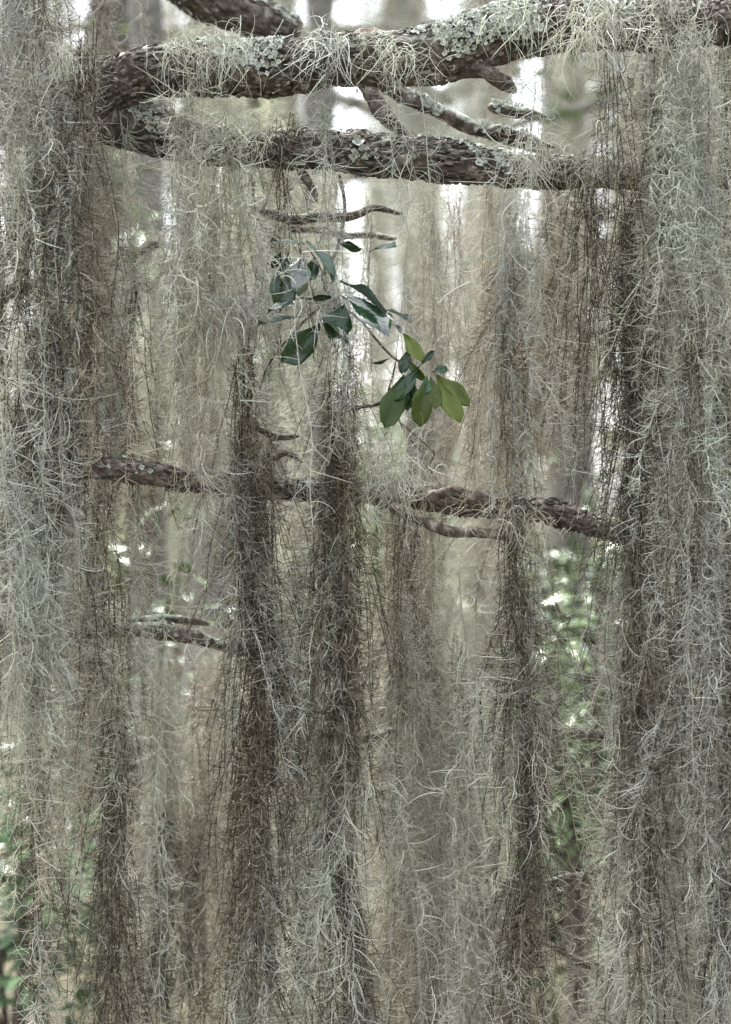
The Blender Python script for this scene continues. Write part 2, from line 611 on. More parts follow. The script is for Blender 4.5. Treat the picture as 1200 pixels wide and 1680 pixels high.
# branches behind the fork
limb('branch', PX([(560, 60, 22, 0.25), (605, 140, 16, 0.25), (628, 185, 13, 0.24), (676, 232, 5, 0.24)]), lichen=60, seed=5.1, sides=24)
limb('branch', PX([(590, 120, 18, 0.30), (660, 152, 14, 0.32), (720, 182, 13, 0.34), (790, 215, 11, 0.36), (900, 248, 8, 0.4)]), lichen=160, seed=5.6, sides=24)
limb('branch', PX([(800, 175, 8, 0.25), (850, 183, 9, 0.25), (900, 192, 3, 0.25)]), lichen=40, seed=5.9, sides=20)
limb('branch', PX([(800, 210, 8, 0.3), (850, 222, 9, 0.3), (912, 243, 2, 0.3)]), lichen=40, seed=6.1, sides=20)
limb('limb', PX([(-420, -260, 60, 0.5), (60, -140, 52, 0.55), (270, -60, 46, 0.6), (345, -5, 40, 0.6), (420, 26, 32, 0.6), (470, 44, 24, 0.6), (492, 58, 16, 0.6)]), seed=6.6, lichen=60, scales=2500, sides=40)
limb('branch', PX([(420, 350, 6, 0.3), (500, 358, 9, 0.3), (560, 358, 8, 0.3), (620, 346, 6, 0.3), (664, 347, 4, 0.3)]), seed=7.1, sides=20, plates=False)
limb('branch', PX([(470, 372, 6, 0.5), (560, 384, 6, 0.5), (652, 390, 5, 0.5)]), seed=7.4, sides=16, plates=False)
limb('branch', PX([(-300, 560, 20, 0.6), (80, 462, 14, 0.65), (170, 434, 12, 0.65), (262, 398, 9, 0.65)]), seed=7.7, sides=20)
# the long middle limb
limb('limb', PX([(-620, 800, 36, 0.45), (-200, 770, 30, 0.25), (60, 770, 21, 0.0), (140, 767, 17, -0.04), (240, 776, 17, -0.04), (310, 790, 15, 0.03), (450, 800, 15, 0.26),
                 (600, 808, 17, 0.24), (700, 814, 20, 0.14), (780, 826, 21, 0.12), (860, 832, 20, 0.1), (930, 846, 18, 0.1), (990, 868, 13, 0.1), (1060, 890, 8, 0.12)]),
     mat=M_BARK_DRY, lichen=250, scales=2500, seed=8.1, sides=40)
limb('stub', PX([(700, 818, 12, 0.1), (735, 806, 9, 0.06), (758, 800, 6, 0.05)]), mat=M_BARK_DRY, seed=8.6, sides=18)
limb('branch', PX([(640, 830, 9, 0.14), (730, 870, 9, 0.08), (790, 874, 10, 0.07), (848, 882, 8, 0.07)]), mat=M_BARK_DRY, seed=8.9, sides=20)
limb('branch', PX([(40, 790, 12, -.02), (100, 828, 11, -.1), (142, 852, 8, -.12)]), mat=M_BARK_DRY, seed=9.2, sides=18)
limb('branch', PX([(-500, 1080, 24, 0.6), (60, 1034, 17, 0.4), (220, 1034, 14, 0.35), (290, 1040, 14, 0.35), (350, 1054, 11, 0.35), (420, 1075, 7, 0.35)]), lichen=120, seed=9.6, sides=24)
limb('branch', PX([(200, 1020, 8, 0.38), (280, 1016, 8, 0.4), (345, 1024, 6, 0.4)]), seed=9.9, sides=16)
limb('branch', PX([(560, 1230, 6, 0.4), (640, 1200, 9, 0.4), (672, 1215, 7, 0.4), (690, 1260, 4, 0.4)]), seed=10.2, sides=16, plates=False)
limb('branch', PX([(400, 690, 6, 0.25), (450, 712, 6, 0.25), (495, 714, 4, 0.25)]), seed=10.5, sides=14, plates=False)
limb('branch', PX([(440, 760, 5, 0.2), (470, 745, 6, 0.2), (500, 760, 4, 0.2)]), seed=10.8, sides=14, plates=False)
SAP = thing('oak_sapling', 'slender oak sapling with bare side twigs behind the right-hand moss', 'tree', P(1085, 840, 0.55) * 1.0, None)
SAP.location.z = ground_z(SAP.location.x, 0.55)
SO = SAP.location.copy()


def sap(name, lst, **kw):
    return limb(name, PX(lst), mat=M_BARK_DRY, parent=SAP, origin=SO, **kw)


sx = SO.x
limb('trunk', [(Vector((sx, .55, -.05)), .03), (Vector((sx + .01, .55, .7)), .026), (Vector((sx - .01, .56, 1.4)), .02), (Vector((sx + .02, .55, 2.2)), .012)], mat=M_BARK_DRY, parent=SAP, origin=SO, seed=30, sides=20, step=.02)
sap('branch', [(1085, 1235, 13, .55), (1020, 1212, 11, .42), (960, 1204, 10, .34), (905, 1198, 8, .28), (860, 1190, 5, .24)], seed=31, sides=18, lichen=80)
sap('twig', [(918, 1200, 3, .29), (930, 1240, 2.6, .26), (955, 1275, 2.4, .25), (968, 1300, 2, .25), (990, 1330, 1.6, .25)], seed=32, sides=8, plates=False)
sap('branch', [(1085, 1400, 9, .55), (1000, 1420, 7, .30), (945, 1436, 6, .2), (900, 1446, 5, .15), (860, 1452, 3, .15)], seed=33, sides=12, plates=False)
sap('twig', [(960, 1432, 3, .22), (985, 1412, 2.4, .2), (1010, 1408, 1.6, .2)], seed=34, sides=8, plates=False)
sap('twig', [(1085, 1580, 8, .55), (1000, 1590, 7, .4), (920, 1560, 6, .3), (880, 1545, 4, .3)], seed=35, sides=12, plates=False)
# limbs above the frame that carry the hanging moss
limb('limb', [(Vector((-1.35, 0.45, 2.9)), .10), (Vector((-0.5, 0.62, 2.95)), .075), (Vector((0.4, 0.7, 2.95)), .06), (Vector((1.4, 0.6, 3.05)), .04)], step=0.02, sides=20, seed=12)
limb('limb', [(Vector((-1.35, 0.45, 3.2)), .10), (Vector((-0.9, 1.3, 3.3)), .075), (Vector((0.3, 1.6, 3.25)), .06), (Vector((1.6, 1.7, 3.3)), .04)], step=0.02, sides=20, seed=13)
limb('limb', [(Vector((-1.35, 0.45, 2.7)), .09), (Vector((-0.9, 0.1, 2.75)), .07), (Vector((-0.3, -0.1, 2.7)), .05), (Vector((0.3, -0.05, 2.75)), .03)], step=0.02, sides=20, seed=14)


# ------------------------------------------------------------------ moss
def curl_arrays(p0, d0, length, total, grav, radius, tone, segs=6, sides=3, wob=0.25):
    """many thin curled tubes at once"""
    n = len(p0)
    ax = unit(np.cross(d0, rng.normal(size=(n, 3))))
    step = (length / segs)[:, None]
    pts = [p0]
    d = unit(d0)
    dirs = [d]
    p = p0
    for s in range(segs):
        d = rotate(d, ax, total / segs)
        d = unit(d + grav[:, None] * np.array([0, 0, -1.0]) / segs + wob * rng.normal(size=(n, 3)) / segs)
        p = p + d * step
        pts.append(p)
        dirs.append(d)
    pts = np.stack(pts, 1)
    dirs = np.stack(dirs, 1)
    u = np.cross(dirs, ax[:, None, :])
    u = unit(u)
    v = np.cross(dirs, u)
    tp = np.linspace(0, 1, segs + 1)
    rad = radius[:, None] * (1.0 - 0.65 * tp[None, :] ** 1.5)
    ang = 2 * np.pi * np.arange(sides) / sides
    ring = pts[:, :, None, :] + rad[:, :, None, None] * (u[:, :, None, :] * np.cos(ang)[None, None, :, None] + v[:, :, None, :] * np.sin(ang)[None, None, :, None])
    V = ring.reshape(-1, 3)
    T = np.repeat(tone, (segs + 1) * sides)
    base = (np.arange(n) * (segs + 1) * sides)[:, None, None]
    sg = (np.arange(segs) * sides)[None, :, None]
    sd = np.arange(sides)[None, None, :]
    a = base + sg + sd
    b = base + sg + (sd + 1) % sides
    F = np.stack([a, a + sides, b + sides, b], -1).reshape(-1, 4)
    return V, F, T, pts, dirs


def stem_arrays(n, L, R0, spread, tone, rad, segs=14, jitter=0.010):
    """thin hanging stems, wandering sideways"""
    ang = rng.uniform(0, 2 * np.pi, n)
    rr = R0 * np.sqrt(rng.uniform(0, 1, n))
    p = np.stack([rr * np.cos(ang), rr * np.sin(ang), rng.uniform(-0.22, 0.06, n) * L], -1)
    ln = L * rng.uniform(0.75, 1.1, n)
    pts = [p]
    vel = np.stack([np.cos(ang), np.sin(ang), np.zeros(n)], -1) * spread / segs
    for s in range(segs):
        vel = vel * 0.9 + rng.normal(size=(n, 3)) * jitter * np.array([1, 1, 0.15])
        p = p + vel + np.stack([np.zeros(n), np.zeros(n), -ln / segs], -1)
        p[:, :2] *= 0.985
        pts.append(p)
    pts = np.stack(pts, 1)
    dirs = unit(np.gradient(pts, axis=1))
    u = unit(np.cross(dirs, np.array([0.3, 1.0, 0.1])))
    v = np.cross(dirs, u)
    sides = 3
    a3 = 2 * np.pi * np.arange(sides) / sides
    rads = np.full((n, segs + 1), 1.0) * rad[:, None]
    ring = pts[:, :, None, :] + rads[:, :, None, None] * (u[:, :, None, :] * np.cos(a3)[None, None, :, None] + v[:, :, None, :] * np.sin(a3)[None, None, :, None])
    V = ring.reshape(-1, 3)
    T = np.repeat(tone, (segs + 1) * sides)
    base = (np.arange(n) * (segs + 1) * sides)[:, None, None]
    sg = (np.arange(segs) * sides)[None, :, None]
    sd = np.arange(sides)[None, None, :]
    a = base + sg + sd
    b = base + sg + (sd + 1) % sides
    F = np.stack([a, a + sides, b + sides, b], -1).reshape(-1, 4)
    return V, F, T, pts


def pack(name, lst):
    off, Vs, Fs, Ts = 0, [], [], []
    for V, F, T in lst:
        Vs.append(V)
        Fs.append(F + off)
        Ts.append(T)
        off += len(V)
    return mesh_np(name, np.vstack(Vs), np.vstack(Fs), [M_MOSS], attrs={'tone': np.concatenate(Ts)})


def tress_mesh(kind):
    L = 0.42
    if kind == 'live':
        n, R0, spread, per, fl, fr, ft, st = 8, 0.014, 0.003, 92, (0.016, 0.054), (0.00036, 0.00070), (0.45, 1.0), (0.3, 0.7)
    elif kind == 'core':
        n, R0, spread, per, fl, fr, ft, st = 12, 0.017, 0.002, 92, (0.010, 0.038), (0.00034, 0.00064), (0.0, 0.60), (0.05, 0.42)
    elif kind == 'sparse':
        n, R0, spread, per, fl, fr, ft, st = 2, 0.014, 0.010, 34, (0.025, 0.072), (0.00036, 0.00070), (0.6, 1.0), (0.4, 0.75)
    else:                                             # loose
        n, R0, spread, per, fl, fr, ft, st = 4, 0.024, 0.010, 88, (0.020, 0.068), (0.00034, 0.00062), (0.5, 1.0), (0.35, 0.75)
    srad = rng.uniform(0.0004, 0.0008, n)
    V, F, T, pts = stem_arrays(n, L, R0, spread, rng.uniform(*st, n), srad, jitter=0.0026)
    parts = [(V, F, T)]
    m = n * per
    si = rng.integers(0, n, m)
    t = rng.uniform(0, 1, m) * (pts.shape[1] - 1.001)
    k = t.astype(int)
    f = (t - k)[:, None]
    p0 = pts[si, k] * (1 - f) + pts[si, k + 1] * f
    out = unit(p0 * np.array([1, 1, 0]) + rng.normal(size=(m, 3)) * 0.012)
    d0 = unit(out + rng.normal(size=(m, 3)) * 0.45 + np.array([0, 0, -0.25]))
    ln = rng.uniform(*fl, m)
    tot = rng.uniform(0.4, 2.2, m) * np.where(rng.random(m) < 0.15, 1.7, 1.0)
    gr = rng.uniform(-0.7, 1.3, m)
    tone = rng.uniform(*ft, m)
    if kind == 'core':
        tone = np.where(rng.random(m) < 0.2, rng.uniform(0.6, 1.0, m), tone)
    rad = rng.uniform(*fr, m)
    if kind != 'core':                                # a share of long bold curls stands out of the finer ones
        big = rng.random(m) < 0.05
        ln = np.where(big, rng.uniform(0.045, 0.080, m), ln)
        rad = np.where(big, rng.uniform(0.00070, 0.0010, m), rad)
        tone = np.where(big, rng.uniform(0.7, 1.0, m), tone)
    Vc, Fc, Tc, _, _ = curl_arrays(p0, d0, ln, tot, gr, rad, tone, wob=0.15)
    parts.append((Vc, Fc, Tc))
    return pack('tress', parts)


def tuft_mesh():
    """a loose heap of curls lying over a branch"""
    m = 120
    p0 = rng.normal(size=(m, 3)) * np.array([0.040, 0.022, 0.018])
    d0 = unit(rng.normal(size=(m, 3)) + np.array([0, -0.3, -0.45]))
    Vc, Fc, Tc, _, _ = curl_arrays(p0, d0, rng.uniform(0.03, 0.10, m), rng.uniform(0.8, 3.0, m), rng.uniform(0.2, 2.6, m),
                                   rng.uniform(0.0004, 0.0009, m), rng.uniform(0.45, 1.0, m), segs=7)
    return pack('tuft', [(Vc, Fc, Tc)])


LIVE = [tress_mesh('live') for _ in range(16)]
CORE = [tress_mesh('core') for _ in range(8)]
LOOSE = [tress_mesh('loose') for _ in range(12)]
SPARSE = [tress_mesh('sparse') for _ in range(6)]
TUFT = [tuft_mesh() for _ in range(8)]

TINTS = {
    'grey': (0.97, 1.0, 0.97), 'green': (0.94, 1.0, 0.86), 'tan': (1.0, 0.97, 0.90), 'brown': (0.84, 0.76, 0.66),
    'dark': (0.70, 0.67, 0.58), 'pale': (1.26, 1.28, 1.2),  # pale lifts the rear moss colour in place of its backlight
}
MOSS_COUNT = [0]


def put_tress(root, me, loc, sc, tint, kind='tress'):
    o = bpy.data.objects.new(kind, me)
    COL.objects.link(o)
    o.parent = root
    o.location = loc - root.location
    o.rotation_euler = (rnd.gauss(0, 0.035), rnd.gauss(0, 0.035), rnd.uniform(0, 6.283))
    o.scale = (sc * rnd.uniform(0.85, 1.15), sc * rnd.uniform(0.85, 1.15), sc * rnd.uniform(0.85, 1.2))
    t = TINTS[tint]
    j = rnd.uniform(0.85, 1.12)
    o.color = (t[0] * j * rnd.uniform(.97, 1.03), t[1] * j, t[2] * j * rnd.uniform(.95, 1.05), 1)
    o['kind'] = 'stuff'
    MOSS_COUNT[0] += 1


def moss(label, path, Y, tint='grey', core=0.3, dens=1.0, loose=0.3, thick=0.6, tufts=0, name='hanging_moss', group='moss columns hanging at the front', core_tint='dark', sway=0.25):
    """one hanging festoon. path: [(px, py, width px)] from the top down, at depth Y"""
    k = mm(Y)
    root = thing(name, label, 'moss', P(path[0][0], path[0][1], Y), group)
    pts = [(P(q[0], q[1], Y), q[2] * k) for q in path]
    zs = [p.z for p, _ in pts]
    z = zs[0]
    lev = 0.15
    end = zs[-1] + 0.30
    first = True
    while first or z > end:
        first = False
        zz = z - 0.1
        i = 0
        while i < len(zs) - 2 and zz < zs[i + 1]:
            i += 1
        t = min(max((zs[i] - zz) / max(zs[i] - zs[i + 1], 1e-6), 0), 1)
        c = pts[i][0].lerp(pts[i + 1][0], t)
        w = pts[i][1] * (1 - t) + pts[i + 1][1] * t
        mean = max(1.0, (w / 0.055) * dens * 1.25)
        cnt = int(mean) + (1 if rnd.random() < mean - int(mean) else 0)
        for _ in range(cnt):
            a = rnd.uniform(0, 6.283)
            q = math.sqrt(rnd.random())
            hw = max(w * 0.5 - 0.022, 0.004)
            x, y = math.cos(a) * q * hw, math.sin(a) * q * hw * thick
            loc = Vector((c.x + x, Y + y, z + rnd.uniform(-0.09, 0.05)))
            if loc.z > zs[0] + 0.01:
                loc.z = zs[0] + 0.01
            if loose > 1.5:
                put_tress(root, rnd.choice(SPARSE), loc, rnd.uniform(0.85, 1.1), tint)
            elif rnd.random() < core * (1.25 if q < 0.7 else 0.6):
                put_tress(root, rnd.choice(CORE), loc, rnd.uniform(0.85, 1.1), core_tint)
            elif rnd.random() < loose:
                put_tress(root, rnd.choice(LOOSE), loc, rnd.uniform(0.85, 1.15), tint)
            else:
                put_tress(root, rnd.choice(LIVE), loc, rnd.uniform(0.8, 1.1), tint)
        z -= lev
    for _ in range(tufts):
        c, w = pts[0]
        put_tress(root, rnd.choice(TUFT), c + Vector((rnd.uniform(-.5, .5) * w, rnd.uniform(-0.05, 0.0), rnd.uniform(-0.03, 0.03))), rnd.uniform(0.8, 1.1), tint, 'tuft')
    return root


FRONT = 'moss columns hanging at the front'
MID = 'moss columns hanging just behind the front ones'
BACK = 'blurred moss hanging behind the front columns'

# --- left side
moss('wide grey moss curtain filling the upper left corner', [(50, -130, 210), (60, 200, 215), (60, 600, 180), (60, 900, 120), (50, 1150, 90)], -0.06, 'grey', 0.3, 1.25, 0.4, tufts=3)
moss('shaggy pale moss fringe on the left edge beside the middle limb', [(-10, 500, 90), (10, 700, 110), (10, 1000, 110), (-10, 1180, 60)], -0.16, 'grey', 0.05, 0.9, 0.6)
moss('thin reddish-brown moss rope left of the pale curtain', [(140, 230, 36), (142, 500, 34), (145, 790, 40), (150, 900, 30)], -0.04, 'brown', 0.6, 0.9, 0.2, core_tint='brown')
moss('dark narrow moss rope hanging from the left end of the middle limb', [(168, 770, 40), (182, 1000, 56), (190, 1300, 62), (185, 1720, 46), (185, 1900, 30)], 0.02, 'tan', 0.62, 1.4, 0.25)
moss('brown moss rope near the left edge below the curtain', [(50, 830, 60), (55, 1050, 60), (50, 1350, 50), (80, 1700, 40), (80, 1850, 20)], 0.05, 'tan', 0.5, 1.0, 0.3)
moss('pale beige moss curtain under the fork of the limb', [(330, 270, 130), (310, 450, 160), (310, 600, 140), (300, 740, 110)], 0.0, 'tan', 0.14, 0.85, 0.4)
moss('grey moss clump draped over the upper limb at the fork', [(305, 85, 80), (310, 180, 85), (330, 300, 80)], -0.06, 'grey', 0.05, 0.7, 0.6, tufts=1)
moss('feathery moss strand between curtain and pale drape on the left', [(215, 300, 50), (225, 520, 70), (225, 760, 60)], 0.10, 'green', 0.12, 0.7, 0.6)
# --- centre
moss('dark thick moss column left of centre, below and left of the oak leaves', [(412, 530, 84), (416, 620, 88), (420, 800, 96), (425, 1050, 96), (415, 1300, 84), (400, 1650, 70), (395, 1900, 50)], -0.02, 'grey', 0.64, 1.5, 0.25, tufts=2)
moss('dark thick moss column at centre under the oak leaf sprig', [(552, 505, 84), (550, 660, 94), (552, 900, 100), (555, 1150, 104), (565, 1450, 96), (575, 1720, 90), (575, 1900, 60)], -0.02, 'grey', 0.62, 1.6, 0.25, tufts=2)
moss('grey moss hank hanging from the lower limb down to the thick left column', [(430, 225, 110), (415, 300, 100), (410, 440, 84), (412, 640, 70)], 0.04, 'grey', 0.28, 0.9, 0.3, tufts=2)
moss('thin black moss thread hanging between the two limbs', [(470, 150, 14), (468, 200, 14), (466, 300, 16)], 0.02, 'dark', 0.95, 0.8, 0.0)
moss('small moss tuft wrapped over the middle of the upper limb', [(535, 65, 50), (535, 120, 50), (540, 330, 34)], -0.045, 'grey', 0.05, 0.6, 0.4, tufts=1)
moss('wispy moss tuft on top of the upper limb beside the lichen', [(640, 62, 30), (645, 140, 30), (650, 180, 30)], -0.05, 'grey', 0.0, 0.5, 0.9, tufts=1)
moss('thin moss strand hanging right of the stub on the upper limb', [(872, 60, 50), (880, 150, 46), (885, 300, 40)], -0.04, 'grey', 0.15, 0.65, 0.5, tufts=1)
moss('moss drape heaped over the lower limb right of the lichen', [(840, 275, 70), (835, 380, 110), (840, 560, 90), (850, 760, 60)], 0.0, 'grey', 0.14, 0.85, 0.4, tufts=1)
moss('moss hank trailing off the far end of the lower limb', [(960, 270, 80), (960, 400, 90), (965, 600, 80), (960, 700, 50)], 0.0, 'grey', 0.18, 0.8, 0.4, tufts=1)
moss('few pale moss threads trailing across the dark oak leaves', [(480, 395, 40), (500, 480, 60), (520, 600, 40)], -0.15, 'grey', 0.0, 0.30, 2.0)
# --- right side
moss('broad grey moss curtain hanging in the upper right corner', [(1120, -60, 150), (1125, 200, 170), (1130, 600, 160), (1140, 1000, 140), (1150, 1300, 120)], -0.08, 'grey', 0.30, 1.0, 0.25, tufts=3)
moss('moss sheaf along the right edge of the curtain', [(1200, -60, 80), (1195, 400, 80), (1195, 900, 80), (1190, 1500, 90), (1190, 1850, 70)], 0.0, 'grey', 0.55, 1.2, 0.2)
moss('long dark moss column hanging below the far end of the lower limb', [(1040, 245, 84), (1034, 500, 84), (1038, 800, 88), (1042, 1050, 80), (1045, 1300, 80), (1052, 1700, 80)], 0.0, 'tan', 0.64, 1.4, 0.3, tufts=2)
moss('dark moss column hanging from the middle limb right of centre', [(845, 820, 60), (848, 950, 68), (855, 1150, 78), (862, 1400, 88), (855, 1700, 80), (855, 1880, 50)], 0.03, 'tan', 0.62, 1.45, 0.25, tufts=1)
moss('dark moss column with bright holes under the lower limb', [(795, 290, 60), (795, 450, 64), (800, 620, 60), (815, 760, 44)], 0.10, 'brown', 0.7, 1.0, 0.2)
moss('thin moss strand right of the oak leaves below the lower limb', [(705, 290, 70), (705, 420, 60), (710, 560, 60), (720, 760, 40)], 0.16, 'tan', 0.3, 0.7, 0.3)
moss('pale moss sheet hanging under the short branch right of centre', [(700, 815, 130), (700, 1000, 150), (700, 1250, 140), (700, 1500, 120), (700, 1750, 100)], 0.12, 'tan', 0.14, 0.9, 0.4)
moss('moss fringe along the middle limb between centre and short branch', [(640, 790, 70), (645, 900, 80), (650, 1100, 70), (650, 1300, 50)], 0.06, 'grey', 0.10, 0.8, 0.5, tufts=2)
moss('shaggy moss strand on the right of the dark middle limb column', [(895, 840, 40), (890, 1000, 50), (885, 1250, 50), (880, 1450, 40)], 0.06, 'green', 0.05, 0.6, 0.6)
moss('loose grey moss hanging in the lower right corner', [(1100, 1050, 110), (1100, 1300, 130), (1090, 1500, 130), (1090, 1850, 120)], 0.06, 'grey', 0.12, 0.8, 0.5)
moss('moss heap on the left end of the middle limb', [(225, 775, 70), (235, 830, 80), (240, 930, 50)], 0.0, 'grey', 0.1, 0.6, 0.5)

for x, y0, y1, w, lab in ((250, 880, 1800, 70, 'sparse pale moss veil hanging below the left part of the middle limb'), (485, 560, 1800, 60, 'sparse pale moss veil in the slot between the two thick centre columns'),
                          (635, 1180, 1850, 70, 'sparse pale moss veil right of the thick centre column, near the bottom'), (775, 870, 1850, 80, 'sparse pale moss veil left of the dark middle limb column'),
                          (965, 880, 1250, 50, 'sparse pale moss veil across the bright leafy gap on the right'), (110, 1100, 1500, 80, 'sparse pale moss veil between the two left ropes'),
                          (660, 300, 760, 60, 'sparse pale moss veil right of the oak leaf sprig'), (940, 310, 800, 60, 'sparse pale moss veil left of the long dark right column')):
    moss(lab, [(x, y0, w), (x + 6, (y0 + y1) / 2, w * 1.2), (x, y1, w)], rnd.uniform(-.05, .08), 'grey', 0.0, 0.8, 2.0, name='hanging_moss')
moss('grey moss drape hanging over both limbs just right of the fork', [(285, 90, 70), (280, 200, 70), (285, 330, 60)], -0.08, 'grey', 0.0, 0.5, 0.8, tufts=0)
moss('grey moss drape over both limbs above the thick left column', [(375, 90, 60), (385, 230, 80), (390, 380, 60)], -0.075, 'grey', 0.08, 0.5, 0.8, tufts=1)
moss('moss shreds draped over the right part of the upper limb', [(985, 40, 90), (990, 120, 90), (1000, 250, 70)], -0.07, 'grey', 0.1, 0.7, 0.6, tufts=3)
moss('thin moss hank behind the oak leaf sprig', [(600, 330, 60), (605, 520, 70), (610, 800, 60)], 0.3, 'tan', 0.2, 0.8, 0.4)
moss('fine moss hank between sprig and the column with bright holes', [(755, 300, 70), (755, 520, 70), (750, 780, 60)], 0.22, 'tan', 0.25, 0.75, 0.4)
moss('fine dark moss hank left of the sprig behind the thick left column', [(480, 330, 40), (490, 450, 40), (490, 640, 40)], 0.3, 'tan', 0.3, 0.8, 0.4)
moss('fine moss hank screening the sky above the thick centre column', [(552, 300, 50), (556, 420, 60), (556, 600, 60)], 0.34, 'grey', 0.15, 0.8, 0.5)
moss('moss wisp over the middle limb left of the thick left column', [(345, 560, 60), (348, 760, 64), (350, 960, 44)], -0.03, 'grey', 0.1, 0.7, 0.5)
moss('fine pale moss fringe along the right side of the upper left curtain', [(185, 190, 50), (188, 420, 60), (190, 760, 50)], 0.0, 'grey', 0.05, 0.7, 0.6)
moss('shaggy moss drape over the elbow where the two limbs meet', [(138, 60, 60), (140, 160, 70), (142, 330, 60), (140, 520, 40)], -0.12, 'grey', 0.15, 0.9, 0.5, tufts=1)
# --- just behind
moss('twin-stranded moss column under the lichen-covered low branch', [(275, 1040, 60), (268, 1200, 66), (262, 1450, 60), (262, 1850, 50)], 0.38, 'tan', 0.55, 1.1, 0.3, group=MID)
moss('narrow moss column right of the twin-stranded one', [(330, 1050, 50), (328, 1200, 50), (322, 1500, 46), (322, 1850, 40)], 0.42, 'tan', 0.5, 1.0, 0.3, group=MID)
moss('dim moss column seen through the gap right of the lower limb', [(905, 200, 50), (905, 500, 50), (900, 800, 40)], 0.5, 'brown', 0.5, 1.0, 0.2, group=MID)
moss('fine moss column left of the dark right-hand column', [(760, 1000, 60), (770, 1400, 80), (780, 1800, 80)], 0.45, 'grey', 0.4, 0.9, 0.3, group=MID)
moss('soft moss column behind the two thick centre columns', [(490, 560, 40), (488, 900, 44), (486, 1300, 60), (490, 1850, 60)], 0.45, 'pale', 0.2, 0.9, 0.4, group=MID)
moss('moss column behind the left rope, below the low branch', [(120, 880, 60), (115, 1200, 70), (125, 1450, 40)], 0.4, 'tan', 0.35, 0.9, 0.4, group=MID)
moss('soft moss column behind the pale sheet right of centre', [(655, 850, 50), (660, 1300, 70), (655, 1850, 80)], 0.5, 'tan', 0.4, 0.9, 0.3, group=MID)
moss('soft moss column between the two right-hand columns', [(1005, 900, 30), (1015, 1200, 30), (1015, 1500, 40), (1010, 1850, 50)], 0.35, 'grey', 0.2, 0.7, 0.5, group=MID)
moss('soft moss column behind the upper left curtain', [(160, -120, 80), (165, 300, 90), (180, 700, 80), (200, 900, 60)], 0.5, 'tan', 0.25, 0.8, 0.3, group=MID)
moss('soft moss column behind the upper right curtain', [(1080, -120, 90), (1085, 400, 90), (1085, 900, 90), (1100, 1850, 90)], 0.4, 'tan', 0.4, 1.0, 0.3, group=MID)
moss('soft moss column behind the pale beige curtain', [(360, 300, 70), (350, 600, 80), (350, 900, 60)], 0.35, 'tan', 0.3, 0.9, 0.3, group=MID)
moss('soft moss column behind the moss drape on the lower limb', [(850, 300, 60), (850, 600, 70), (860, 850, 60)], 0.4, 'tan', 0.3, 0.9, 0.3, group=MID)

# --- blurred rear curtain, with the openings the photograph shows
def rear(Y, x0, x1, stepx, ytop, ybot, holes, tints, dens, core=0.25):
    x = x0
    while x < x1:
        w = rnd.uniform(55, 110)
        cx = x + rnd.uniform(-12, 12)
        segs, cur = [], None
        y = ytop
        while y <= ybot:
            blocked = any(hx0 - w * .5 - 12 < cx < hx1 + w * .5 + 12 and hy0 < y < hy1 for hx0, hy0, hx1, hy1 in holes)
            if not blocked:
                cur = [y, y] if cur is None else [cur[0], y]
            if (blocked or y + 50 > ybot) and cur:
                segs.append(cur)
                cur = None
            y += 50
        for a, b in segs:
            if b - a > 200 or b >= ybot - 60:
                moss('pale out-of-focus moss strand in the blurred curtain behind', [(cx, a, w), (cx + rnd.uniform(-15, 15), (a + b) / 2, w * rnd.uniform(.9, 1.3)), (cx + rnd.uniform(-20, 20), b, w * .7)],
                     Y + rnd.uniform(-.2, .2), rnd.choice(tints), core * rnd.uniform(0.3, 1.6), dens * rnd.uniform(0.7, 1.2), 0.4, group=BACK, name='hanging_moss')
        x += stepx * rnd.uniform(0.8, 1.25)


HOLES = [(500, 130, 640, 230), (120, -200, 230, 230), (190, 240, 262, 360), (890, 90, 1000, 250), (620, 680, 730, 790), (890, 690, 1005, 1750), (-60, 1330, 130, 1750), (205, 820, 340, 1000), (330, 1480, 385, 1700), (430, 640, 500, 800), (640, -100, 700, 130), (480, -100, 560, 60)]
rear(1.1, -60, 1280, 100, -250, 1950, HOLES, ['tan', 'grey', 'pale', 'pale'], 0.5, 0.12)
rear(2.6, -60, 1280, 110, -300, 1900, HOLES, ['pale', 'pale', 'grey'], 0.5, 0.03)


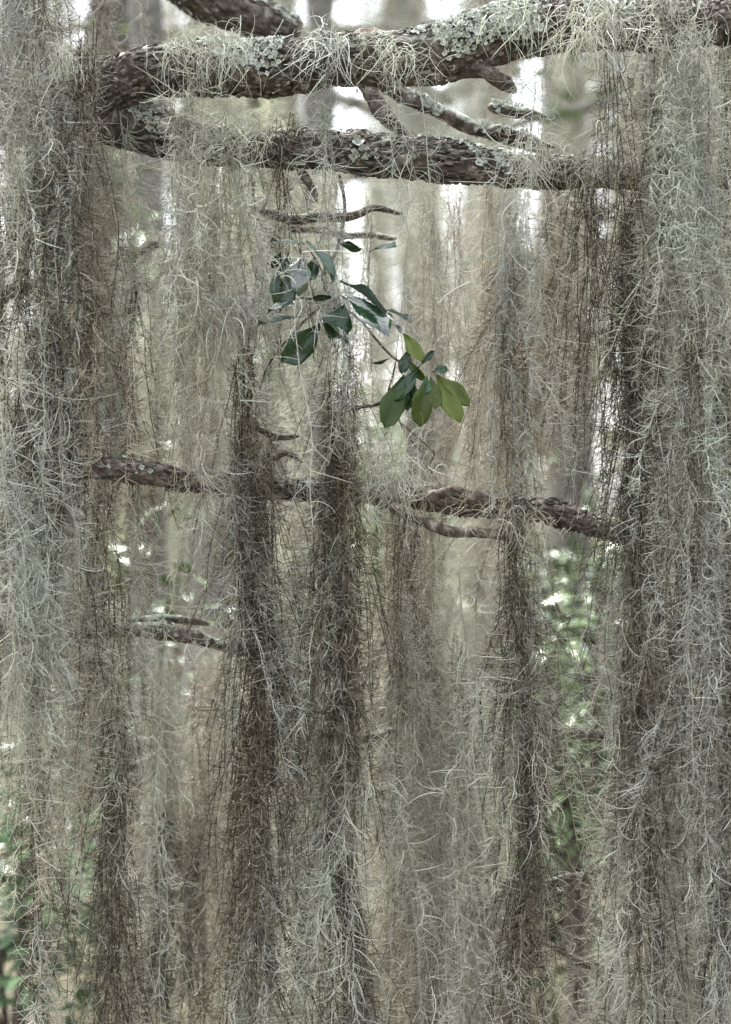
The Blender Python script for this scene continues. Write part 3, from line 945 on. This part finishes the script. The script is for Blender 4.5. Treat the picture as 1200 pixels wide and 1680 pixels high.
# ------------------------------------------------------------------ leaves
def leaf_mesh(name, mat, length=0.085, width=0.036, curl=0.18, fold=0.25, shape='obovate', nl=12, nw=8, wave=0.003, twist=0.0):
    """a blade with a midrib groove, pointed stalk end at the origin, along +X, face up +Z"""
    V, F = [], []
    for i in range(nl + 1):
        t = i / nl
        if shape == 'obovate':
            w = max(math.sin(math.pi * min(t ** 1.25, 1.0)), 0.0) ** (0.6 if t < .6 else 0.45) * min(1.0, (t + 0.03) / 0.55) ** 0.6
        else:
            w = math.sin(math.pi * min(t * 0.96 + 0.02, 1)) ** 0.9
        for j in range(nw + 1):
            s = -1 + 2 * j / nw
            y = s * w * width / 2 * (1 + 0.07 * math.sin(11 * t + 4 * fold * 9 + (2 if s > 0 else 0)) * abs(s))
            z = -curl * length * (t ** 2) + fold * abs(y) + wave * math.sin(9 * t + 3 * s + 20 * curl) * abs(s) + twist * s * t * width
            V.append((t * length, y, z - 0.0012 * math.exp(-(s * 5) ** 2)))
    for i in range(nl):
        for j in range(nw):
            a = i * (nw + 1) + j
            F.append((a, a + nw + 1, a + nw + 2, a + 1))
    k = len(V)
    ls = [abs(-1 + 2 * j / nw) for i in range(nl + 1) for j in range(nw + 1)] * 2
    lt = [i / nl for i in range(nl + 1) for j in range(nw + 1)] * 2
    # stalk and thickness: a lower skin 0.4 mm below, rims closed
    V2 = [(x, y, z - 0.0004) for x, y, z in V]
    F2 = [(b + k, a + k, d + k, c + k) for a, b, c, d in F]
    rim = []
    for i in range(nl):
        for j in (0, nw):
            a, b = i * (nw + 1) + j, (i + 1) * (nw + 1) + j
            rim.append((a, b, b + k, a + k) if j == nw else (b, a, a + k, b + k))
    return mesh_np(name, np.array(V + V2), np.array(F + F2 + rim), [mat], attrs={'across': ls, 'along': lt})


LEAF_D = [leaf_mesh('leaf', M_LEAF, curl=c, fold=f, width=w, twist=t) for c, f, w, t in ((.15, .2, .039, .2), (.28, .4, .035, -.25), (.05, .15, .036, .3))]
LEAF_O = [leaf_mesh('leaf', M_LEAF_OLIVE, curl=c, fold=f, width=w) for c, f, w in ((.15, .2, .036), (.3, .3, .033))]


def place_leaf(me, base, tip, parent, origin, roll=0.0, facing=Vector((0.1, -1, -0.15)), wscale=1.0, col=None, ref=0.085, name='leaf'):
    d = tip - base
    L = d.length
    x = d.normalized()
    z = facing - x * facing.dot(x)
    z.normalize()
    y = z.cross(x)
    m = Matrix((x, y, z)).transposed()
    m = m @ Matrix.Rotation(roll, 3, 'X')
    o = link(name, me, parent)
    s = L / ref
    mw = Matrix.LocRotScale(base - origin, m.to_quaternion(), Vector((s, s * wscale, s)))
    o.matrix_local = mw
    if col:
        o.color = (*col, 1)
    return o


def twig(pts, Y=0.0, parent=OAK, origin=O0, name='twig', mat=M_BARK_DRY, seed=1.0):
    return limb(name, PX(pts, Y), mat=mat, parent=parent, origin=origin, seed=seed, sides=8, plates=False, step=0.008)


tw = twig([(556, 285, 3.6, 0.07), (566, 340, 2.9, 0.04), (552, 410, 2.9, 0.00), (530, 450, 2.5, -0.02), (545, 490, 2.5, -0.03), (585, 520, 2.3, -0.03), (618, 555, 2.2, -0.03), (650, 590, 2.2, -0.03), (690, 612, 1.9, -0.04)], seed=20)
twig2 = twig([(545, 490, 2.2, -0.03), (505, 520, 1.9, -0.03), (468, 562, 1.9, -0.02), (440, 600, 1.7, -0.01), (428, 640, 1.4, 0.00)], seed=21)
twig3 = twig([(530, 450, 2.2, -0.02), (515, 420, 1.7, -0.03), (500, 400, 1.4, -0.04)], seed=22)
twig4 = twig([(650, 590, 1.7, -0.03), (640, 630, 1.7, -0.01), (630, 658, 2.9, 0.02), (598, 668, 3.6, 0.07), (540, 672, 4.3, 0.22)], seed=23)
twig([(655, 690, 1.4, 0.12), (690, 720, 1.9, 0.12), (714, 742, 2.2, 0.12), (705, 765, 1.4, 0.12), (726, 800, 1.2, 0.12)], seed=24)
twig([(690, 740, 1.4, 0.12), (660, 700, 1.4, 0.14), (640, 640, 1.4, 0.14)], seed=25)
D, Ol = LEAF_D, LEAF_O
DK, BL, PL = (1, 1, 1), (1.3, 1.35, 1.5), (2.0, 2.0, 2.3)  # as tints, BL and PL put the sky's reflection into leaf colour
# (mesh, base px, tip px, width factor, depth of base, depth of tip, roll, colour)
LZ = -0.06
sprig = [
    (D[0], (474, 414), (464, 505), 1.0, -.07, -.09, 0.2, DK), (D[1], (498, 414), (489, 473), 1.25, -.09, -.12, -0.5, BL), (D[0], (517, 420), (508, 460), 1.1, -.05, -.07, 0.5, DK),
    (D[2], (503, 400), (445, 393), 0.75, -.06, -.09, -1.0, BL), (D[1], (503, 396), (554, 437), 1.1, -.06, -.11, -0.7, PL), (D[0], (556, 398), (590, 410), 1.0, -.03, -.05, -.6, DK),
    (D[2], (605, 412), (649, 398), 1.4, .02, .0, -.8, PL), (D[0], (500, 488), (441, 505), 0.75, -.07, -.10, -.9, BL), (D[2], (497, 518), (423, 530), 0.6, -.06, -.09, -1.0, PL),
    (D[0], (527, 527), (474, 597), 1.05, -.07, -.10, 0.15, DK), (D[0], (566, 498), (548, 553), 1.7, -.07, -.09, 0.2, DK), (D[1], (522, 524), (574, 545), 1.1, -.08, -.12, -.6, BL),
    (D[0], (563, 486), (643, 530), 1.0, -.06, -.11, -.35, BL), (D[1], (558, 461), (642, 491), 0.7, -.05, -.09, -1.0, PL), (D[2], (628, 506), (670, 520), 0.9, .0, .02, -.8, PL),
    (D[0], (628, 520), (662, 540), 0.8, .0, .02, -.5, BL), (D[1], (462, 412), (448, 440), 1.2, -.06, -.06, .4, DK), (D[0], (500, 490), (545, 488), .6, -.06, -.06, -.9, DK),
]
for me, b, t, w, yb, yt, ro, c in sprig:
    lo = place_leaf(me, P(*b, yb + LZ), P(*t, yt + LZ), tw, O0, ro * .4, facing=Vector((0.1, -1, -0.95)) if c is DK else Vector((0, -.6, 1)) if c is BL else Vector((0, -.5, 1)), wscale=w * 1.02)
    if c is not DK:                                   # glossy faces turned to the sky; pale underside colour also painting in sky sheen
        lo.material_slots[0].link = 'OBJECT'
        lo.material_slots[0].material = M_SHEEN if c is BL else M_UNDER_SHEEN
Y1, Y2 = (1, 1, 1), (1.25, 1.2, 1.0)
sprig2 = [
    (Ol[0], (660, 545), (693, 588), 0.9, -.06, -.09, -.3, Y2), (D[0], (690, 600), (648, 655), 0.8, -.06, -.08, .3, DK), (Ol[0], (664, 612), (634, 698), 1.0, -.06, -.09, .1, (.45, .62, .6)),
    (Ol[1], (696, 622), (689, 692), 1.2, -.07, -.09, .2, (.75, .8, .8)), (Ol[0], (706, 618), (718, 668), 1.1, -.07, -.09, -.2, (.8, .8, .8)), (D[1], (700, 616), (704, 641), 1.6, -.09, -.11, -.6, PL),
    (Ol[0], (714, 614), (756, 687), 0.82, -.06, -.10, -.1, Y2), (Ol[1], (716, 614), (770, 654), 0.85, -.06, -.09, -.4, Y1), (D[2], (708, 610), (734, 604), 1.2, -.05, -.06, -.8, BL),
    (Ol[1], (668, 588), (692, 624), .9, -.06, -.07, .4, (.7, .8, .7)), (D[0], (672, 570), (660, 612), 1.0, -.05, -.06, .2, DK), (D[0], (680, 616), (668, 672), .9, -.06, -.07, .3, (1.3, 1.4, 1.2)),
    (D[1], (640, 588), (612, 600), .8, -.05, -.05, -.5, BL), (D[0], (690, 600), (712, 575), .7, -.05, -.05, -.3, DK),
]
for me, b, t, w, yb, yt, ro, c in sprig2:
    place_leaf(me, P(*b, yb + LZ), P(*t, yt + LZ), twig4, O0, ro, wscale=w, col=c)


# ------------------------------------------------------------------ understorey
BR = [leaf_mesh('leaf', M_LEAF_BRIGHT, curl=c, fold=.2, width=.032, nl=5, nw=2) for c in (.1, .3)]
DKs = [leaf_mesh('leaf', M_LEAF, curl=c, fold=.2, width=.034, nl=5, nw=2) for c in (.1, .3)]
MG = [leaf_mesh('leaf', M_PALM, curl=c, fold=.2, width=.036, nl=5, nw=2) for c in (.1, .3)]
YL = [leaf_mesh('leaf', M_YELLOW, curl=.15, fold=.2, width=.036, nl=5, nw=2)]


def shrub(label, x, y, h, spread, nstem, nleaf, meshes, group, top=None, leaf=(0.07, 0.11), col=(0.8, 1.3), name='shrub', zmin=0.25):
    z0 = ground_z(x, y)
    root = thing(name, label, 'shrub', (x, y, z0), group)
    org = Vector((x, y, z0))
    for s in range(nstem):
        a = rnd.uniform(0, 6.283)
        hh = h * rnd.uniform(0.75, 1.05)
        tipx = Vector((x + math.cos(a) * spread * rnd.uniform(.3, 1), y + math.sin(a) * spread * rnd.uniform(.3, 1), z0 + hh))
        mid = Vector((x + (tipx.x - x) * .35, y + (tipx.y - y) * .35, z0 + hh * .55))
        st = limb('stem', [(Vector((x + rnd.uniform(-.03, .03), y + rnd.uniform(-.03, .03), z0 - 0.03)), .011), (mid, .008), (tipx, .003)], mat=M_BARK_DRY, parent=root, origin=org, seed=s + x, sides=7, plates=False, step=0.05)
        for _ in range(nleaf // nstem):
            t = rnd.uniform(zmin, 1)
            c = (org.lerp(mid, t / .5) if t < .5 else mid.lerp(tipx, (t - .5) / .5)) + Vector((rnd.gauss(0, .10), rnd.gauss(0, .10), rnd.gauss(0, .07))) * spread / .3
            d = Vector((rnd.gauss(0, 1), rnd.gauss(0, 1), rnd.gauss(-.1, .35))).normalized()
            L = rnd.uniform(*leaf)
            k = rnd.uniform(*col)
            place_leaf(rnd.choice(meshes), c, c + d * L, st, org, rnd.uniform(-.6, .6), facing=Vector((rnd.gauss(0, .25), rnd.gauss(-.33, .22), 1)), wscale=rnd.uniform(.8, 1.1), col=(k, k * rnd.uniform(.95, 1.05), k))
    return root


UG = 'leafy shrubs in the undergrowth'


def px_ground(px, Y):
    return (px - 600) * mm(Y)


shrub('glossy-leaved shrub glimpsed in the bright gap on the right', px_ground(952, 2.9), 2.9, 1.7, .26, 10, 520, BR, UG, zmin=.3, leaf=(.08, .14), col=(1.3, 2.2))
shrub('second glossy shrub low in the gap near the right corner', px_ground(955, 2.2), 2.2, 0.95, .24, 8, 300, BR, UG, leaf=(.07, .12), col=(1.3, 2.2))
shrub('bright glossy shrub at mid height in the bright right gap', px_ground(952, 1.9), 1.9, 1.38, .17, 8, 260, BR, UG, zmin=.45, leaf=(.07, .12), col=(1.6, 2.6))
shrub('green shrub low in the bottom left corner', px_ground(25, 1.9), 1.9, 1.0, .36, 10, 420, MG + MG + BR, UG, col=(1.1, 1.7))
shrub('dark shrub behind the palmetto at bottom left', px_ground(110, 4.2), 4.2, 0.9, .5, 7, 110, DKs, UG)
shrub('bright sapling seen between fork and low branch on the left', px_ground(285, 2.6), 1.6, 1.75, .20, 6, 110, BR, UG, zmin=.62, col=(1.2, 1.9))
shrub('sapling with pale green leaves behind the forked limb', px_ground(262, 3.2), 3.2, 2.75, .25, 5, 90, BR + MG, UG, zmin=.78, col=(1.5, 2.3))
shrub('small shrub with yellow leaves beside the thick left column', px_ground(368, 3.2), 3.2, 0.5, .10, 4, 36, YL + BR + BR, UG, leaf=(.08, .12))
shrub('leafy shrub behind the right moss columns', px_ground(1120, 2.8), 2.8, 1.25, .35, 6, 90, BR + DKs, UG)
shrub('leafy sapling seen in the hole right of the oak leaves', px_ground(690, 3.0), 2.4, 1.85, .2, 6, 110, BR, UG, zmin=.6, col=(1.3, 2))
shrub('low dark shrub at the foot of the right-hand columns', px_ground(800, 3.4), 3.4, 0.45, .3, 6, 80, DKs, UG)


def palmetto(label, x, y, h, n):
    z0 = ground_z(x, y)
    org = Vector((x, y, z0))
    root = thing('saw_palmetto', label, 'palm', org, 'saw palmettos on the forest floor')
    lm = leaf_mesh('leaflet', M_PALM, length=.45, width=.028, curl=.12, fold=.5, shape='lance', nl=6, nw=2, wave=0)
    for i in range(n):
        a = i * 2.4 + rnd.uniform(-.3, .3)
        d = Vector((math.cos(a), math.sin(a), rnd.uniform(.8, 2.0))).normalized()
        tip = org + d * h * rnd.uniform(.7, 1.0)
        st = limb('stalk', [(org + Vector((0, 0, -.03)), .010), (org.lerp(tip, .5) + Vector((0, 0, .04)), .007), (tip, .006)], mat=M_PALM, parent=root, origin=org, sides=7, plates=False, step=.05, seed=i)
        side = d.cross(Vector((0, 0, 1))).normalized()
        fwd = (Vector((d.x, d.y, 0)).normalized() * .8 + Vector((0, 0, .35))).normalized()
        for j in range(15):
            b = -1.7 + 3.4 * j / 14
            dd = fwd * math.cos(b) + side * math.sin(b)
            place_leaf(lm, tip, tip + dd * .45 * rnd.uniform(.85, 1.05) * (1 - .15 * abs(b)), st, org, 0, facing=fwd.cross(side) * -1 if fwd.cross(side).z < 0 else fwd.cross(side), ref=.45, name='leaflet', col=(1, 1, 1))


palmetto('saw palmetto fan at the bottom left corner', px_ground(-60, 2.4), 2.4, .55, 7)
palmetto('saw palmetto among the shrubs left of the ropes', px_ground(140, 5.2), 5.2, .6, 8)
palmetto('saw palmetto far behind the right columns', px_ground(1010, 6.5), 6.5, .6, 8)


# ------------------------------------------------------------------ background trees
def leaf_cloud(centres, n, size, mat, spread, name='crown'):
    """a crown of leaf-sized folded blades spread in clumps"""
    c = np.array([tuple(q) for q in centres])
    idx = rng.integers(0, len(c), n)
    p = c[idx] + rng.normal(size=(n, 3)) * np.array(spread)
    d = unit(rng.normal(size=(n, 3)) * np.array([1, 1, .6]))
    w = unit(np.cross(d, rng.normal(size=(n, 3))))
    L = rng.uniform(*size, n)[:, None]
    up = np.cross(d, w)
    v0 = p
    v1 = p + d * L * .5 + w * L * .24 + up * L * .06
    v2 = p + d * L
    v3 = p + d * L * .5 - w * L * .24 + up * L * .06
    V = np.stack([v0, v1, v2, v3], 1).reshape(-1, 3)
    b = (np.arange(n) * 4)[:, None]
    F = np.concatenate([b + np.array([[0, 1, 2]]), b + np.array([[0, 2, 3]])])
    return mesh_np(name, V, F, [mat], smooth=False)


M_CROWN = leaf_material('far_foliage', (0.035, 0.06, 0.02), (0.07, 0.10, 0.035), 0.4, 0.3)
M_CROWN2 = leaf_material('far_foliage_pale', (0.07, 0.10, 0.04), (0.12, 0.15, 0.06), 0.4, 0.35)


def far_tree(label, px, Y, r, h, lean=0.0, crown=True, seed=0, moss_n=5, mat=None):
    x = px_ground(px, Y)
    z0 = ground_z(x, Y)
    org = Vector((x, Y, z0))
    root = thing('oak_tree', label, 'tree', org, 'oaks in the wood behind')
    rr = random.Random(seed)
    pts = [(org + Vector((lean * t * h + rr.uniform(-.06, .06), rr.uniform(-.06, .06), t * h - (.1 if t == 0 else 0))), r * (1.35 if t == 0 else 1 - .6 * t)) for t in (0, .12, .3, .5, .7, .88)]
    limb('trunk', pts, mat=M_BARK_FAR, parent=root, origin=org, step=.12, sides=20, seed=seed, rough=3)
    tips = []
    for i in range(6):
        t = rr.uniform(.35, .85)
        b = org + Vector((lean * t * h, 0, t * h))
        a = rr.uniform(0, 6.28)
        L = rr.uniform(1.4, 2.8)
        tip = b + Vector((math.cos(a) * L, math.sin(a) * L, rr.uniform(.2, 1.0)))
        mid = b.lerp(tip, .5) + Vector((0, 0, rr.uniform(-.1, .35)))
        limb('limb', [(b, r * .45), (mid, r * .3), (tip, r * .1)], mat=M_BARK_FAR, parent=root, origin=org, step=.12, sides=10, plates=False, seed=seed + i)
        tips += [tip, mid.lerp(tip, .6), mid]
    if crown:
        cs = [q + Vector((rr.gauss(0, .35), rr.gauss(0, .35), rr.gauss(.25, .3))) for q in tips for _ in range(3)]
        me = leaf_cloud([c - org for c in cs], 1500, (.06, .11), rr.choice([M_CROWN, M_CROWN2]), (.26, .26, .2))
        o = link('crown', me, root)
        o['kind'] = 'stuff'
    for q in rr.sample(tips, min(moss_n, len(tips))):
        hang = thing('hanging_moss', 'long grey moss streamer hanging from an oak far behind', 'moss', q, 'moss streamers on the far oaks')
        ln = rr.uniform(1.2, 3.0)
        z = 0
        while z < ln:
            for _ in range(3):
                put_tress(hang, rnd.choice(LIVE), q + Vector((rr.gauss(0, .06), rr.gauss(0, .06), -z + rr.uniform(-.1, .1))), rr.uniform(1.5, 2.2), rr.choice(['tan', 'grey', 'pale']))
            z += .45
    return root


far_tree('slim grey oak trunk behind the top of the forked limb', 525, 6.5, .10, 9, .01, seed=31)
far_tree('reddish oak trunk seen in the gap above the lower limb', 942, 8.5, .17, 9, -.01, seed=32, crown=False)
far_tree('leaning oak trunk behind the upper left curtain', 90, 7.0, .17, 10, .06, seed=33)
far_tree('oak trunk low behind the ropes at bottom left', 225, 5.0, .09, 7, .0, seed=34)
far_tree('broad oak trunk behind the beige curtain', 330, 10.0, .15, 11, .0, seed=35)
far_tree('oak trunk behind the two thick centre columns', 700, 11.0, .2, 11, -.02, seed=36)
far_tree('oak trunk behind the dark right columns', 800, 12.0, .25, 12, .0, seed=37)
far_tree('oak trunk behind the right corner curtain', 1130, 8.0, .2, 10, .0, seed=38)
far_tree('oak trunk farthest back behind the moss at centre', 460, 15.0, .3, 12, .0, seed=39)
far_tree('oak trunk far right beyond the curtain edge', 1350, 11.0, .25, 12, .0, seed=40)
far_tree('oak trunk far left beyond the curtain edge', -150, 11.0, .25, 12, .0, seed=41)

# far wood: one mass of foliage round the clearing, and grass and leaf litter on the floor
cs = []
for i in range(260):
    a = R(rnd.uniform(-75, 75))
    d = rnd.uniform(18, 34)
    cs.append((math.sin(a) * d, math.cos(a) * d - 2, abs(rnd.gauss(0, 1)) * 1.7 + .3))
fw = link('far_woods', leaf_cloud(cs, 42000, (.25, .5), M_CROWN2, (.9, .9, .55), 'far_woods'))
tag(fw, 'blurred green undergrowth of the far wood beyond the trunks', 'woods', kind='stuff')
n = 9000
gxy = np.stack([rng.uniform(-5, 5, n), rng.uniform(1.6, 12, n)], -1)
V = []
F = []
for i in range(n):
    x, y = gxy[i]
    if noise.noise(Vector((x * .9, y * .9, 7))) < -.05:
        continue
    z = ground_z(x, y)
    h = rnd.uniform(.05, .22)
    a = rnd.uniform(0, 6.28)
    bx, by = math.cos(a) * .006, math.sin(a) * .006
    lx, ly = rnd.gauss(0, .05), rnd.gauss(0, .05)
    b = len(V)
    V += [(x - bx, y - by, z - .01), (x + bx, y + by, z - .01), (x + bx * .7 + lx * .4, y + by * .7 + ly * .4, z + h * .6), (x - bx * .7 + lx * .4, y - by * .7 + ly * .4, z + h * .6), (x + lx, y + ly, z + h), (x + lx + .001, y + ly, z + h)]
    F += [(b, b + 1, b + 2, b + 3), (b + 3, b + 2, b + 5, b + 4)]
gr = link('grass', mesh_np('grass', np.array(V), np.array(F), [M_LEAF_BRIGHT], smooth=False))
tag(gr, 'thin green grass on the forest floor under the moss', 'grass', kind='stuff')
n = 6000
pts = np.stack([rng.uniform(-5, 5, n), rng.uniform(1, 12, n), np.zeros(n)], -1)
pts[:, 2] = [ground_z(x, y) + .012 for x, y, _ in pts]
ll = leaf_cloud(pts, 3000, (.05, .09), M_DEAD, (.03, .03, .004), 'leaf_litter')
lo = link('leaf_litter', ll)
tag(lo, 'brown fallen oak leaves scattered on the forest floor', 'leaf litter', kind='stuff')
print('tresses', MOSS_COUNT[0])
